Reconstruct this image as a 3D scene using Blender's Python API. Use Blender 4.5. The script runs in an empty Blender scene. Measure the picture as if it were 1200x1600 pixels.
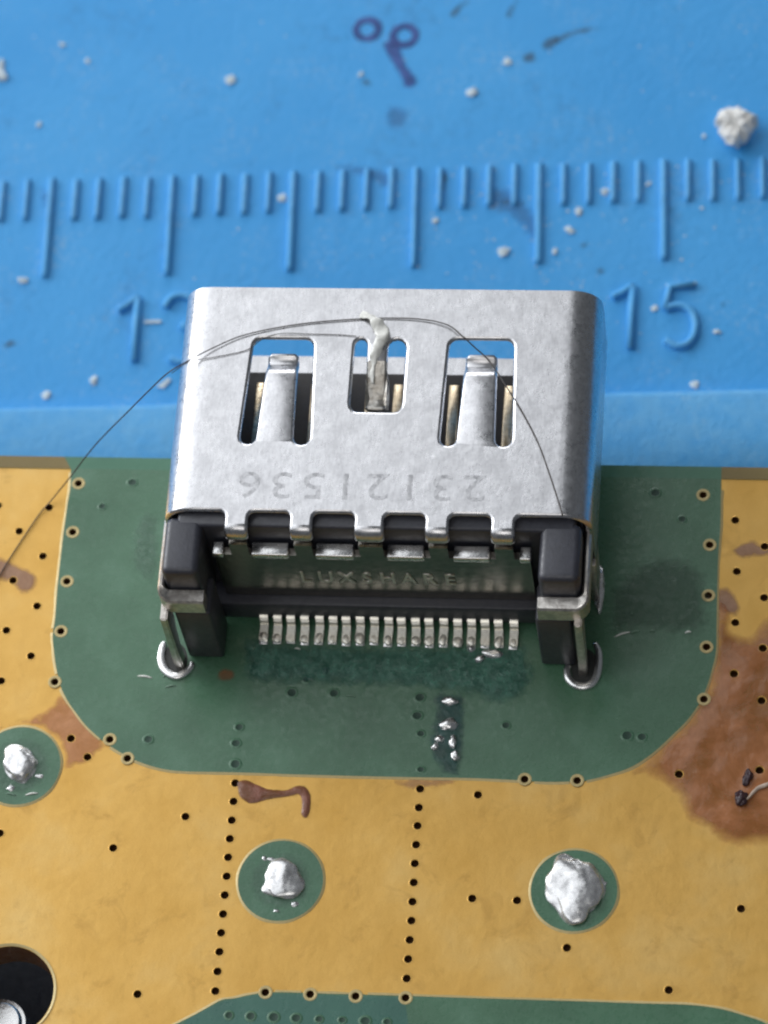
# A display socket soldered to a circuit board, lying above a blue silicone work mat.  1 Blender unit = 1 mm.
import bpy, bmesh, math, random
from mathutils import Matrix, Vector, noise
from mathutils.geometry import delaunay_2d_cdt

scene = bpy.context.scene
col = scene.collection
scene.unit_settings.system = 'METRIC'
scene.unit_settings.scale_length = 0.001
random.seed(7)

# measured layout, millimetres: board things in the board's frame (z = 0 is the board's face), mat things in the mat's frame
D = {
 'green': [(-12.283,6.745),(-12.219,5.921),(-12.249,5.311),(-12.269,4.388),(-12.275,3.34),(-12.268,2.507),(-12.252,1.601),(-12.211,0.573),(-12.215,-0.144),(-12.124,-0.652),(-11.947,-1.409),(-11.675,-2.185),(-11.359,-2.73),(-11.009,-3.172),(-10.662,-3.587),(-10.175,-4.023),(-9.649,-4.406),(-8.986,-4.784),(-8.455,-5.016),(-7.722,-5.218),(-6.933,-5.295),(-5.717,-5.286),(-4.344,-5.286),(-2.812,-5.305),(0.96,-5.299),(3.219,-5.274),(5.023,-5.31),(5.924,-5.345),(6.975,-5.292),(7.465,-5.218),(8.15,-5.005),(8.898,-4.694),(9.615,-4.152),(10.241,-3.489),(10.802,-2.838),(11.227,-2.114),(11.454,-1.466),(11.593,-0.843),(11.708,-0.168),(11.695,1.034),(11.68,2.297),(11.676,3.57),(11.718,4.855),(11.686,6.722)],
 'bottom': [(-9.0,-22.0),(-6.745,-14.896),(-5.795,-14.356),(-5.228,-13.99),(-4.805,-13.732),(-4.367,-13.659),(-3.714,-13.487),(-2.989,-13.393),(-0.994,-13.383),(1.368,-13.373),(2.975,-13.376),(6.915,-13.368),(9.527,-13.371),(11.044,-13.365),(12.128,-13.454),(13.062,-13.683),(13.866,-13.974),(15.17,-14.809),(16.0,-22.0)],
 'teal': [(-5.96,-14.5),(-5.159,-14.01),(-4.757,-13.777),(-3.687,-13.544),(-2.983,-13.462),(-0.989,-13.452),(1.263,-13.445),(1.547,-13.735),(1.736,-14.6),(1.796,-15.51),(-6.547,-15.807)],
 'circles': [(-3.135,-9.309),(7.099,-9.363),(-12.874,-5.234)],
 'hole': (-12.366,-13.674),
 'via_copper': [(-14.847,5.13),(-12.92,5.087),(-13.935,4.093),(-12.939,3.092),(-13.933,2.083),(-12.928,1.071),(-13.951,0.072),(-12.929,-0.925),(-13.907,-1.937),(-11.116,-4.122),(-10.439,-4.823),(-13.271,-7.819),(-9.163,-8.255),(-6.705,-6.998),(-7.763,-13.624),(12.241,5.046),(13.321,4.013),(12.355,2.997),(13.348,1.979),(12.354,0.974),(13.351,-0.005),(12.364,-1.023),(13.356,-2.036),(10.559,-4.915),(13.355,-4.694),(3.57,-5.883),(3.596,-9.754),(5.15,-9.777),(6.955,-11.451),(12.851,-9.841),(10.485,-12.858),(-5.05,-5.676),(-5.049,-6.376),(-5.048,-7.088),(-5.054,-7.789),(-5.053,-8.486),(-5.043,-9.196),(-5.049,-9.896),(-5.047,-10.599),(-5.053,-11.292),(-5.05,-11.989),(-5.053,-12.706),(-5.064,-13.42),(1.523,-5.714),(1.524,-6.425),(1.524,-7.108),(1.518,-7.82),(1.519,-8.521),(1.528,-9.226),(1.53,-9.936),(1.539,-10.635),(1.527,-11.339),(1.522,-12.039),(1.517,-12.743)],
 'via_ring': [(-11.924,6.086),(-11.925,4.08),(-11.924,2.074),(-11.931,0.067),(-11.936,-1.939),(-9.7,-4.134),(-8.992,-4.846),(11.054,6.033),(11.353,4.025),(11.369,2.011),(11.364,-0.014),(11.337,-2.037),(5.178,-5.257),(7.018,-5.255),(1.527,-13.448),(-3.32,-13.415),(-1.766,-13.432),(-0.193,-13.448)],
 'tented': [(-9.918,6.162),(-10.939,5.151),(-8.315,-4.098),(10.332,5.035),(9.325,6.08),(-5.104,-4.963),(-5.151,-4.163),(-5.09,-3.543),(1.497,-4.992),(1.408,-3.621),(1.235,-2.934),(1.281,-2.226),(-3.317,-2.154),(-1.798,-2.141),(4.405,-3.223),(4.188,-1.183),(3.305,-1.317),(-2.829,-1.616),(-2.164,-1.274),(-1.358,-1.255),(8.693,-3.505),(9.211,-3.54),(-4.512,-14.288),(-3.756,-14.297),(-2.958,-14.304),(-2.183,-14.312),(-1.387,-14.319),(-0.592,-14.326),(0.201,-14.333),(0.95,-14.341)],
 'pads': [((2.363,-2.361),0.5581395348837209,0.3333333333333333,0),((2.395,-3.251),0.627906976744186,0.46153846153846156,0.1),((2.089,-3.825),0.32558139534883723,0.358974358974359,0.5),((1.949,-4.123),0.27906976744186046,0.28205128205128205,0.3),((2.571,-3.911),0.27906976744186046,0.5128205128205128,0),((2.672,-4.447),0.27906976744186046,0.41025641025641024,0.2),((3.76,-0.48),0.7441860465116279,0.3333333333333333,-0.1),((3.314,-0.691),0.32558139534883723,0.2564102564102564,0.4),((2.992,-0.272),0.3023255813953488,0.3076923076923077,0)],
 'stain_big': [(8.589,-5.357),(8.879,-4.792),(9.435,-4.12),(10.082,-3.42),(10.64,-2.694),(11.023,-2.045),(11.27,-1.347),(11.465,-0.348),(11.438,0.526),(11.507,1.231),(11.482,2.039),(12.075,2.001),(12.409,1.428),(12.385,0.673),(12.953,0.561),(13.501,1.276),(14.63,1.352),(15.816,-2.097),(15.668,-6.454),(14.369,-7.442),(13.055,-7.647),(11.948,-7.418),(11.157,-6.846),(10.58,-6.168),(10.221,-5.456),(9.651,-5.11),(9.202,-5.049),(8.876,-5.276)],
 'stain_left': [(-14.199,-3.853),(-12.85,-3.394),(-12.082,-2.949),(-11.641,-2.285),(-11.219,-2.726),(-10.849,-3.143),(-10.088,-3.971),(-9.682,-4.308),(-10.147,-4.741),(-10.346,-5.043),(-10.905,-5.23),(-11.248,-5.264),(-11.325,-4.772),(-11.587,-4.283),(-12.1,-3.849),(-12.703,-3.665),(-13.512,-3.736),(-14.17,-4.102)],
 'stain_drop': [(-4.977,-5.633),(-4.666,-5.527),(-4.264,-5.687),(-3.84,-5.846),(-3.267,-5.879),(-2.893,-5.722),(-2.575,-5.714),(-2.321,-6.048),(-2.283,-6.532),(-2.387,-6.947),(-2.622,-6.833),(-2.634,-6.397),(-2.75,-6.084),(-3.019,-6.14),(-3.535,-6.228),(-3.981,-6.337),(-4.427,-6.447),(-4.783,-6.287),(-4.947,-5.975)],
 'stain_purple': [(-14.883,2.974),(-14.168,2.988),(-13.653,2.66),(-13.155,2.463),(-12.963,2.025),(-13.172,1.555),(-13.64,1.494),(-14.039,1.873),(-14.797,2.246)],
 'stain_brown': [(12.093,3.783),(12.403,4.148),(12.857,4.286),(13.205,4.113),(13.573,3.992),(13.581,3.66),(12.992,3.495),(12.421,3.509)],
 'stain_mid': [(11.658,2.246),(11.995,2.43),(12.347,2.058),(12.542,1.557),(12.371,1.175),(11.914,1.291),(11.63,1.663)],
 'stain_faint': [(0.555,-5.335),(2.927,-5.294),(2.493,-5.574),(1.821,-5.665),(1.262,-5.753),(0.873,-5.691)],
 'film_pins': [(-5.188,-0.007),(-2.458,-0.147),(2.154,-0.09),(4.786,0.021),(5.149,-0.372),(5.383,-1.366),(4.907,-2.272),(3.897,-2.496),(3.197,-2.216),(2.049,-2.095),(0.898,-1.974),(-0.939,-1.945),(-3.706,-1.913),(-4.958,-1.869),(-5.208,-1.121)],
 'film_pads': [(1.73,-2.103),(2.821,-2.026),(2.988,-2.914),(3.008,-4.389),(2.875,-5.174),(2.475,-5.282),(2.089,-4.903),(1.741,-4.423),(1.649,-3.689),(1.829,-2.944)],
 'film_right': [(7.774,2.213),(8.54,3.122),(9.779,3.736),(10.822,3.425),(11.417,2.672),(11.506,1.282),(11.37,0.525),(10.359,0.251),(8.989,0.42),(7.972,0.246),(7.703,1.197)],
 'film_left': [(-9.582,4.703),(-8.894,4.979),(-8.674,3.935),(-8.548,2.378),(-8.97,2.111),(-9.637,2.874)],
 'spot_orange': [(-6.061,-1.444),(-5.799,-1.261),(-5.417,-1.378),(-5.437,-1.68),(-5.799,-1.789),(-6.064,-1.67)],
 'scratches': [[(-8.952,-1.64),(-8.41,-1.702)],[(-7.909,-2.067),(-7.522,-1.982)],[(-8.017,-1.667),(-7.864,-1.563)],[(8.084,0.299),(8.644,0.512)],[(8.646,0.462),(8.984,0.545)],[(9.326,0.528),(9.53,0.558)],[(10.577,0.507),(10.802,0.562)],[(8.616,1.217),(8.732,1.169)],[(-4.863,-0.532),(-4.758,-0.403)],[(-3.364,-0.421),(-3.128,-0.466)],[(-1.378,-2.23),(-1.007,-2.271)],[(1.308,-1.24),(1.444,-1.212)],[(2.222,-1.193),(2.493,-1.137)],[(-0.643,-1.262),(-0.53,-1.235)],[(0.16,-1.243),(0.321,-1.239)],[(-12.515,-6.357),(-12.063,-6.271)],[(-13.216,-6.303),(-12.858,-6.391)]],
 'worm': [(12.94,-4.923),(12.794,-5.289),(12.738,-5.699),(12.835,-6.008)],
 'thread': [(12.92,-5.862),(13.221,-5.518),(13.548,-5.292),(13.986,-5.111)],
 'edge_notch': [-12.814,11.68],
 'ringL': [(-8.104,-0.278),(-8.15,-0.533),(-8.157,-0.939),(-8.028,-1.315),(-7.771,-1.56),(-7.509,-1.63),(-7.242,-1.497),(-7.054,-1.266),(-7.003,-1.063)],
 'ringR': [(6.541,-0.84),(6.457,-0.991),(6.519,-1.339),(6.758,-1.606),(7.079,-1.673),(7.368,-1.542),(7.534,-1.189),(7.58,-0.69),(7.539,-0.266),(7.389,0.031)],
 'blobR': [(7.368,3.097),(7.446,1.318)],
 'mat_origin': (8.634,25.28),
 'digit1': [(-2.05,-6.37),(-1.669,-6.177),(-1.237,-5.868),(-1.293,-7.095),(-1.35,-8.717)],
 'digit5': [(1.194,-5.918),(0.232,-5.975),(0.047,-6.962),(0.376,-6.856),(0.755,-6.868),(1.079,-7.141),(1.225,-7.639),(1.169,-8.159),(0.888,-8.583),(0.46,-8.657),(0.036,-8.384)],
 'digit1b': [(-21.885,-6.356),(-21.509,-6.101),(-21.111,-5.757),(-21.118,-7.059),(-21.104,-8.702)],
 'digit3b': [(-19.992,-6.268),(-19.753,-5.86),(-19.318,-5.726),(-18.865,-5.948),(-18.684,-6.486),(-18.867,-6.982),(-19.221,-7.148),(-18.797,-7.367),(-18.54,-7.873),(-18.666,-8.483),(-19.166,-8.789),(-19.663,-8.628)],
 'ridge': [(-21.181,-10.803),(1.521,-10.884)],
 'rings': [(-12.186,6.818),(-10.631,6.436)],
 'smear': [(-11.581,6.095),(-10.894,6.32),(-10.61,5.518),(-10.384,4.943),(-9.974,4.33),(-10.045,3.927),(-10.572,3.885),(-10.851,4.491),(-11.24,5.229)],
 'soot': [[(-4.978,5.917),(-4.32,6.206),(-4.186,5.727),(-4.843,5.44)],[(-5.765,5.321),(-5.239,5.456),(-5.156,4.951),(-5.629,4.844)],[(-4.452,6.116),(-3.53,6.488),(-2.739,6.613),(-2.607,6.355),(-3.529,6.141),(-4.265,5.731)],[(-8.842,7.505),(-8.186,8.115),(-7.919,8.104),(-8.518,7.237)],[(-6.5,7.406),(-6.055,8.024),(-5.869,8.016),(-6.258,7.078)],[(-12.49,4.337),(-12.094,4.415),(-11.9,4.094),(-12.215,3.981)],[(-2.736,-4.936),(-2.353,-4.889),(-2.277,-5.246),(-2.634,-5.293)],[(-3.376,-3.788),(-2.992,-3.741),(-2.966,-3.98),(-3.298,-4.088)],[(2.195,-6.623),(2.447,-6.631),(2.417,-6.921),(2.191,-6.914)],[(-26.493,-7.63),(-25.981,-7.498),(-25.83,-7.797),(-26.394,-7.927)],[(-6.607,-1.637),(-6.09,-1.595),(-6.087,-1.897),(-6.474,-1.944)],[(-9.225,-0.269),(-8.705,-0.227),(-8.817,-1.196),(-9.155,-1.183)],[(-13.554,0.256),(-12.376,0.335),(-11.321,0.052),(-10.732,-0.519),(-11.292,-1.107),(-12.092,-0.47),(-13.147,-0.187)],[(-7.26,-1.251),(-6.356,-0.981),(-5.313,-1.925),(-4.789,-3.143),(-5.169,-3.876),(-6.08,-2.649),(-6.859,-2.171)],[(-11.397,3.045),(-10.338,2.848),(-10.448,1.924),(-11.234,1.799)],[(-25.542,-0.443),(-24.865,-0.62),(-24.706,-1.848),(-25.174,-1.984)]],
 'crumb': (2.926,1.2),
 'specks': [((-17.796, 4.58), 0.184, 'lone white speck on the plain mat left of the two purple rings'), ((-7.771, 3.525), 0.207, 'largest white speck right of the purple smear'), ((-6.341, 4.967), 0.161, 'white speck beside the sooty streak near the top of the mat'), ((-23.872, 5.71), 0.115, 'right one of two faint specks near the upper left corner'), ((-24.982, 6.584), 0.115, 'left one of two faint specks near the upper left corner'), ((1.661, 1.064), 0.115, 'tiny speck just left of the large white crumb'), ((-27.541, 5.159), 0.322, 'white chip cut by the left picture edge, lower of two'), ((-27.528, 5.731), 0.207, 'white chip cut by the left picture edge, upper of two'), ((-3.379, -2.293), 0.161, 'white speck just right of the long tick above the socket right end'), ((-3.762, -3.178), 0.184, 'white speck below the short ticks right of the long tick'), ((-2.35, -1.427), 0.161, 'white speck between short ticks near the right side of the ruler'), ((-6.373, -4.073), 0.207, 'white speck below the ruler left of the long tick, above the socket'), ((-4.347, -4.141), 0.138, 'white speck at the foot of the long tick above the socket right end'), ((-0.6, -1.128), 0.115, 'tiny speck left of the long tick above the numeral fifteen'), ((-22.711, -9.499), 0.184, 'white speck on the mat below left of the half hidden numeral'), ((-24.557, -10.113), 0.161, 'white speck just above the raised border, far left'), ((-15.468, -1.261), 0.184, 'white speck at the left side of the long tick above the left slot'), ((-9.181, -2.541), 0.138, 'pale speck right of the long tick above the middle slot'), ((-0.407, -6.89), 0.138, 'white speck between the digits one and five'), ((2.049, -8.041), 0.161, 'white speck right of the numeral fifteen'), ((-12.391, 4.615), 0.115, 'tiny speck below the left purple ring'), ((-25.909, -4.767), 0.184, 'white speck below the long tick at far left'), ((1.143, -10.398), 0.138, 'white speck on the mat edge above the raised border, right'), ((-25.723, 2.662), 0.115, 'tiny speck above the ruler at far left')],
 'flakes': [[(-20.793,-6.833),(-20.118,-6.825),(-20.112,-6.943),(-20.786,-6.951)],[(-20.14,-9.864),(-19.722,-9.5),(-19.564,-9.562),(-19.878,-9.959)],[(-2.735,-8.935),(-2.558,-8.796),(-2.558,-9.142),(-2.709,-9.195)],[(0.056,-5.822),(1.272,-5.745),(1.271,-5.833),(0.106,-5.941)]],
 'hair': [(-15.147,0.273,0.06),(-14.432,2.277,0.06),(-13.861,3.54,0.06),(-13.233,4.782,0.07),(-12.845,5.303,0.15),(-12.037,5.859,1.0),(-10.869,6.386,2.6),(-9.461,6.837,4.3),(-8.465,7.057,5.6),(-7.761,7.331,6.3),(-7.119,7.67,6.5),(-6.266,8.272,6.42),(-5.174,8.856,6.38),(-3.602,9.279,6.36),(-2.014,9.508,6.36),(-0.191,9.636,6.36),(1.184,9.589,6.38),(2.114,9.344,6.42),(2.643,8.893,6.45),(3.107,8.518,6.3),(3.654,7.986,6.25),(4.409,6.762,6.4),(4.897,5.977,6.36),(5.518,4.776,6.36),(6.031,3.409,6.36),(6.367,2.423,6.36),(6.524,1.908,6.36)],
 'hair_reflection': [(-7.611,7.3,6.36),(-7.099,7.722,6.36),(-6.698,7.86,6.355),(-6.022,8.002,6.35),(-5.014,8.281,6.34),(-4.468,8.697,6.4),(-3.805,8.958,6.37),(-2.661,8.961,6.345),(-1.744,8.947,6.345),(-1.146,8.902,6.345)],
 'mid_residue': [(-0.955,9.757,6.36),(-0.681,9.578,6.45),(-0.338,9.284,6.47),(-0.156,8.934,6.45),(-0.254,8.568,6.36),(-0.4,8.179,6.22),(-0.474,7.738,6.08),(-0.498,7.243,5.95)],
 'cam': [[0.992702,-0.016985,0.119393],[0.068944,0.892219,-0.44631],[-0.098944,0.451284,0.886878]],
 'cam_loc': [16.0818,-56.8944,123.2681],
 'f': 5962.17,
}

MAT_Z = -8.0
MAT_ROT = math.radians(2.52)

# ------------------------------------------------------------------ camera
cam = bpy.data.cameras.new('camera')
cam.sensor_fit = 'VERTICAL'; cam.sensor_height = 36.0; cam.sensor_width = 27.0
cam.lens = D['f'] / 1600.0 * 36.0
cam.clip_start = 1.0; cam.clip_end = 3000.0
cam.dof.use_dof = True; cam.dof.focus_distance = 133.0; cam.dof.aperture_fstop = 0.088
co = bpy.data.objects.new('camera', cam); col.objects.link(co)
m3 = Matrix(D['cam']).to_4x4(); m3.translation = Vector(D['cam_loc']); co.matrix_world = m3
scene.camera = co

# ------------------------------------------------------------------ light: a dim room, a broad window-like lamp up and to the left
world = bpy.data.worlds.new('World'); scene.world = world; world.use_nodes = True
bg = world.node_tree.nodes['Background']
bg.inputs[0].default_value = (0.86, 0.93, 1.0, 1); bg.inputs[1].default_value = 0.06

def area_lamp(name, loc, target, sx, sy, power, color):
    l = bpy.data.lights.new(name, 'AREA'); l.shape = 'RECTANGLE'; l.size = sx; l.size_y = sy
    l.energy = power; l.color = color
    o = bpy.data.objects.new(name, l); col.objects.link(o)
    o.location = loc
    o.rotation_euler = (Vector(target) - Vector(loc)).to_track_quat('-Z', 'Y').to_euler()
    return o
area_lamp('window_light', (-250, 130, 240), (0, 5, 0), 520, 520, 7.0e5, (0.95, 0.975, 1.0))
area_lamp('edge_glint_lamp', (-390, 200, 185), (0, 5, 0), 220, 200, 6.6e5, (0.96, 0.98, 1.0))  # low lamp added so the stamped slot edges glint
area_lamp('far_glint_lamp', (-60, 430, 110), (0, 5, 0), 240, 110, 3.2e5, (0.96, 0.98, 1.0))  # unseen low lamp added for glints on edges facing away
area_lamp('fill_lamp', (-10, -190, 400), (0, 5, 0), 200, 200, 1.3e5, (1.0, 0.97, 0.93))  # unseen lamp added as fill from the camera side

vs = scene.view_settings
vs.view_transform = 'Standard'; vs.look = 'None'; vs.gamma = 1.0; vs.exposure = 0.74; vs.use_curve_mapping = False
scene.cycles.use_denoising = True
scene.cycles.max_bounces = 10
scene.cycles.filter_width = 2.2
scene.cycles.sample_clamp_indirect = 6.0

# ------------------------------------------------------------------ materials
def lin(r, g, b):
    f = lambda c: c / 12.92 if c <= .04045 else ((c + .055) / 1.055) ** 2.4
    return (f(r / 255.), f(g / 255.), f(b / 255.), 1.0)

class NT:
    def __init__(s, name):
        s.m = bpy.data.materials.new(name); s.m.use_nodes = True
        s.t = s.m.node_tree; s.b = s.t.nodes['Principled BSDF']
        s.tc = s.t.nodes.new('ShaderNodeTexCoord')
    def n(s, typ, **kw):
        x = s.t.nodes.new('ShaderNode' + typ)
        for k, v in kw.items(): setattr(x, k, v)
        return x
    def l(s, a, b): s.t.links.new(a, b)
    def noise(s, scale, detail=3, rough=.55, vec=None, stretch=None, dist=0):
        x = s.n('TexNoise'); x.inputs['Scale'].default_value = scale; x.inputs['Detail'].default_value = detail
        x.inputs['Roughness'].default_value = rough; x.inputs['Distortion'].default_value = dist
        v = s.tc.outputs['Object'] if vec is None else vec
        if stretch:
            mp = s.n('Mapping'); mp.inputs['Scale'].default_value = stretch; s.l(v, mp.inputs[0]); v = mp.outputs[0]
        s.l(v, x.inputs['Vector']); return x.outputs['Fac']
    def ramp(s, fac, stops, interp='LINEAR'):
        x = s.n('ValToRGB'); x.color_ramp.interpolation = interp
        e = x.color_ramp.elements
        while len(e) < len(stops): e.new(.5)
        for el, (p, c) in zip(e, stops):
            el.position = p; el.color = c if len(c) == 4 else (*c, 1)
        s.l(fac, x.inputs[0]); return x.outputs[0]
    def mix(s, fac, a, b, mode='MIX'):
        x = s.n('Mix', data_type='RGBA', blend_type=mode)
        for sock, v in ((x.inputs[0], fac), (x.inputs[6], a), (x.inputs[7], b)):
            if isinstance(v, (int, float)): sock.default_value = v
            elif isinstance(v, tuple): sock.default_value = v
            else: s.l(v, sock)
        return x.outputs[2]
    def math(s, op, a, b=0.):
        x = s.n('Math', operation=op)
        for sock, v in zip(x.inputs, (a, b)):
            if isinstance(v, (int, float)): sock.default_value = v
            else: s.l(v, sock)
        return x.outputs[0]
    def mapr(s, v, a, b, c, d):
        x = s.n('MapRange'); s.l(v, x.inputs[0])
        for i, q in enumerate((a, b, c, d)): x.inputs[i + 1].default_value = q
        return x.outputs[0]
    def bump(s, h, strength, dist=.1, prev=None):
        x = s.n('Bump'); x.inputs['Strength'].default_value = strength; x.inputs['Distance'].default_value = dist
        s.l(h, x.inputs['Height'])
        if prev is not None: s.l(prev, x.inputs['Normal'])
        s.l(x.outputs[0], s.b.inputs['Normal']); return x.outputs[0]
    def set(s, **kw):
        for k, v in kw.items():
            sock = s.b.inputs[k.replace('_', ' ')]
            if isinstance(v, (int, float, tuple)): sock.default_value = v
            else: s.l(v, sock)
        return s

def mat_silicone(name='blue_silicone', lighten=0.):
    t = NT(name)
    a = t.noise(.10, 4); c = t.ramp(a, [(.3, lin(60, 158, 228)), (.7, lin(76, 170, 236))])
    g = t.noise(9, 2); c = t.mix(t.mapr(g, .3, .7, .0, .30), c, lin(62, 152, 220))
    # chalky rubbed-in dust
    d = t.math('MULTIPLY', t.mapr(t.noise(.35, 3), .50, .66, 0, 1), t.mapr(t.noise(4, 5, .75), .50, .70, 0, .7))
    c = t.mix(d, c, lin(150, 190, 225))
    k = t.math('MULTIPLY', t.mapr(t.noise(.22, 3), .52, .7, 0, 1), t.mapr(t.noise(1.6, 5, .7), .46, .72, 0, .55))
    c = t.mix(k, c, lin(40, 96, 150))
    sc = t.mapr(t.noise(2.0, 5, .7, stretch=(1., .28, 1.), dist=.4), .60, .70, 0, .45)
    c = t.mix(t.math('MULTIPLY', sc, t.mapr(t.noise(.28, 3), .46, .6, 0, 1)), c, lin(124, 178, 222))
    if lighten: c = t.mix(t.mapr(t.noise(1.2, 4, .65), .35, .62, lighten * .4, lighten), c, lin(128, 192, 230))  # paler mix that puts lit tone and sheen into the colour
    t.set(Base_Color=c, Roughness=t.mapr(t.noise(6, 3), .3, .7, .45, .62)); t.b.inputs['Specular IOR Level'].default_value = .35
    n1 = t.bump(t.noise(11, 4, .65), .42, .06); t.bump(t.noise(2.6, 4, .6), .30, .12, n1)
    return t.m
def mat_plate(name, c1, c2, r0, r1, sp=5., bump=.12, metallic=1.0):
    t = NT(name)
    big = t.noise(.45, 3); fine = t.noise(sp, 4, .65)
    c = t.ramp(fine, [(.35, c1), (.62, c2)])
    t.set(Base_Color=c, Metallic=metallic, Roughness=t.mapr(t.math('ADD', t.math('MULTIPLY', big, .6), t.math('MULTIPLY', fine, .4)), .35, .65, r0, r1))
    n = t.bump(t.noise(2.4, 4, .6), bump, .25); t.bump(t.noise(26, 2), bump * .5, .03, n)
    return t.m
def mat_shell():
    t = NT('nickel_plated_steel')
    fine = t.noise(5.5, 4, .7); grain = t.noise(3.2, 4, .65, stretch=(5., 1., 5.)); spot = t.noise(1.1, 4, .6)
    c = t.ramp(t.math('ADD', t.math('MULTIPLY', fine, .55), t.math('MULTIPLY', grain, .45)), [(.38, (.56, .56, .58, 1)), (.60, (.74, .74, .765, 1))])
    c = t.mix(t.mapr(spot, .52, .68, 0, .28), c, (.50, .50, .52, 1))
    c = t.mix(t.mapr(t.noise(2.6, 5, .7), .53, .68, 0, .36), c, (.86, .86, .88, 1))
    t.set(Base_Color=c, Metallic=1., Roughness=t.mapr(t.math('ADD', t.math('MULTIPLY', spot, .5), t.math('MULTIPLY', fine, .5)), .38, .62, .24, .36))
    n = t.bump(t.noise(1.4, 4), .05, .3); n = t.bump(grain, .05, .03, n); t.bump(t.noise(24, 2), .05, .03, n)
    return t.m
def mat_copper():
    t = NT('gold_toned_copper')
    a = t.noise(.22, 5, .6); c = t.ramp(a, [(.3, lin(218, 170, 84)), (.52, lin(230, 184, 100)), (.72, lin(234, 196, 122))])
    f = t.noise(22, 3); c = t.mix(t.mapr(f, .3, .7, 0, .22), c, lin(190, 140, 62))
    s = t.math('MULTIPLY', t.mapr(t.noise(.6, 5, .7, dist=.6), .56, .72, 0, 1), .4); c = t.mix(s, c, lin(166, 122, 58))
    t.set(Base_Color=c, Metallic=.55, Roughness=t.mapr(t.noise(2.2, 5, .65), .3, .7, .32, .50))
    n = t.bump(t.noise(30, 2), .10, .03); t.bump(t.noise(1.3, 3), .10, .15, n)
    return t.m
def mat_mask(name, c1, c2, c3, rough=.38):
    t = NT(name)
    a = t.noise(.35, 4, .6); c = t.ramp(a, [(.3, c1), (.52, c2), (.72, c3)])
    f = t.noise(14, 4, .7); c = t.mix(t.mapr(f, .35, .7, 0, .35), c, c1)
    d = t.math('MULTIPLY', t.mapr(t.noise(.5, 3), .5, .68, 0, 1), t.mapr(t.noise(7, 4, .75), .58, .72, 0, .5))
    c = t.mix(d, c, lin(124, 158, 138))
    t.set(Base_Color=c, Roughness=t.mapr(t.noise(4, 4), .3, .7, rough - .08, rough + .14)); t.b.inputs['Specular IOR Level'].default_value = .65
    n = t.bump(t.noise(5, 4, .65), .10, .08); t.bump(t.noise(28, 2), .10, .03, n)
    return t.m
def mat_plain(name, c, rough=.5, metallic=0., ns=8., var=.25, bump=.1, spec=.5):
    t = NT(name)
    d = tuple(x * (1 - var) for x in c[:3]) + (1,)
    t.set(Base_Color=t.ramp(t.noise(ns, 4, .65), [(.3, d), (.7, c)]), Roughness=t.mapr(t.noise(ns * .6, 3), .3, .7, rough * .85, min(1, rough * 1.2)), Metallic=metallic)
    t.b.inputs['Specular IOR Level'].default_value = spec
    t.bump(t.noise(ns * 1.5, 3), bump, .08)
    return t.m
def mat_film(name, c1, c2, alpha, rough, ns=2.5, bump=.3, lo=.35, hi=.62):
    t = NT(name)
    at = t.n('Attribute', attribute_name='fade')
    n = t.noise(ns, 5, .65, dist=.4)
    t.set(Base_Color=t.ramp(n, [(lo, c1), (hi, c2)]), Roughness=rough)
    e = t.math('MULTIPLY', t.mapr(t.math('ADD', at.outputs['Fac'], t.math('MULTIPLY', t.math('SUBTRACT', t.noise(ns * 1.7, 4), .5), .7)), .05, .42, 0, 1), t.mapr(n, .3, .65, alpha * .72, alpha))
    t.set(Alpha=e)
    t.bump(t.noise(ns * 1.6, 5, .6, dist=.5), bump, .18)
    return t.m
def mat_solder():
    t = NT('solder')
    n = t.noise(3.2, 4, .6); c = t.ramp(n, [(.32, (.50, .50, .51, 1)), (.5, (.76, .76, .77, 1)), (.7, (.92, .92, .92, 1))])
    t.set(Base_Color=c, Metallic=.75, Roughness=t.mapr(t.noise(6, 3), .3, .7, .16, .4))
    t.bump(t.noise(2.4, 3, .5), .12, .2)
    return t.m

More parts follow.
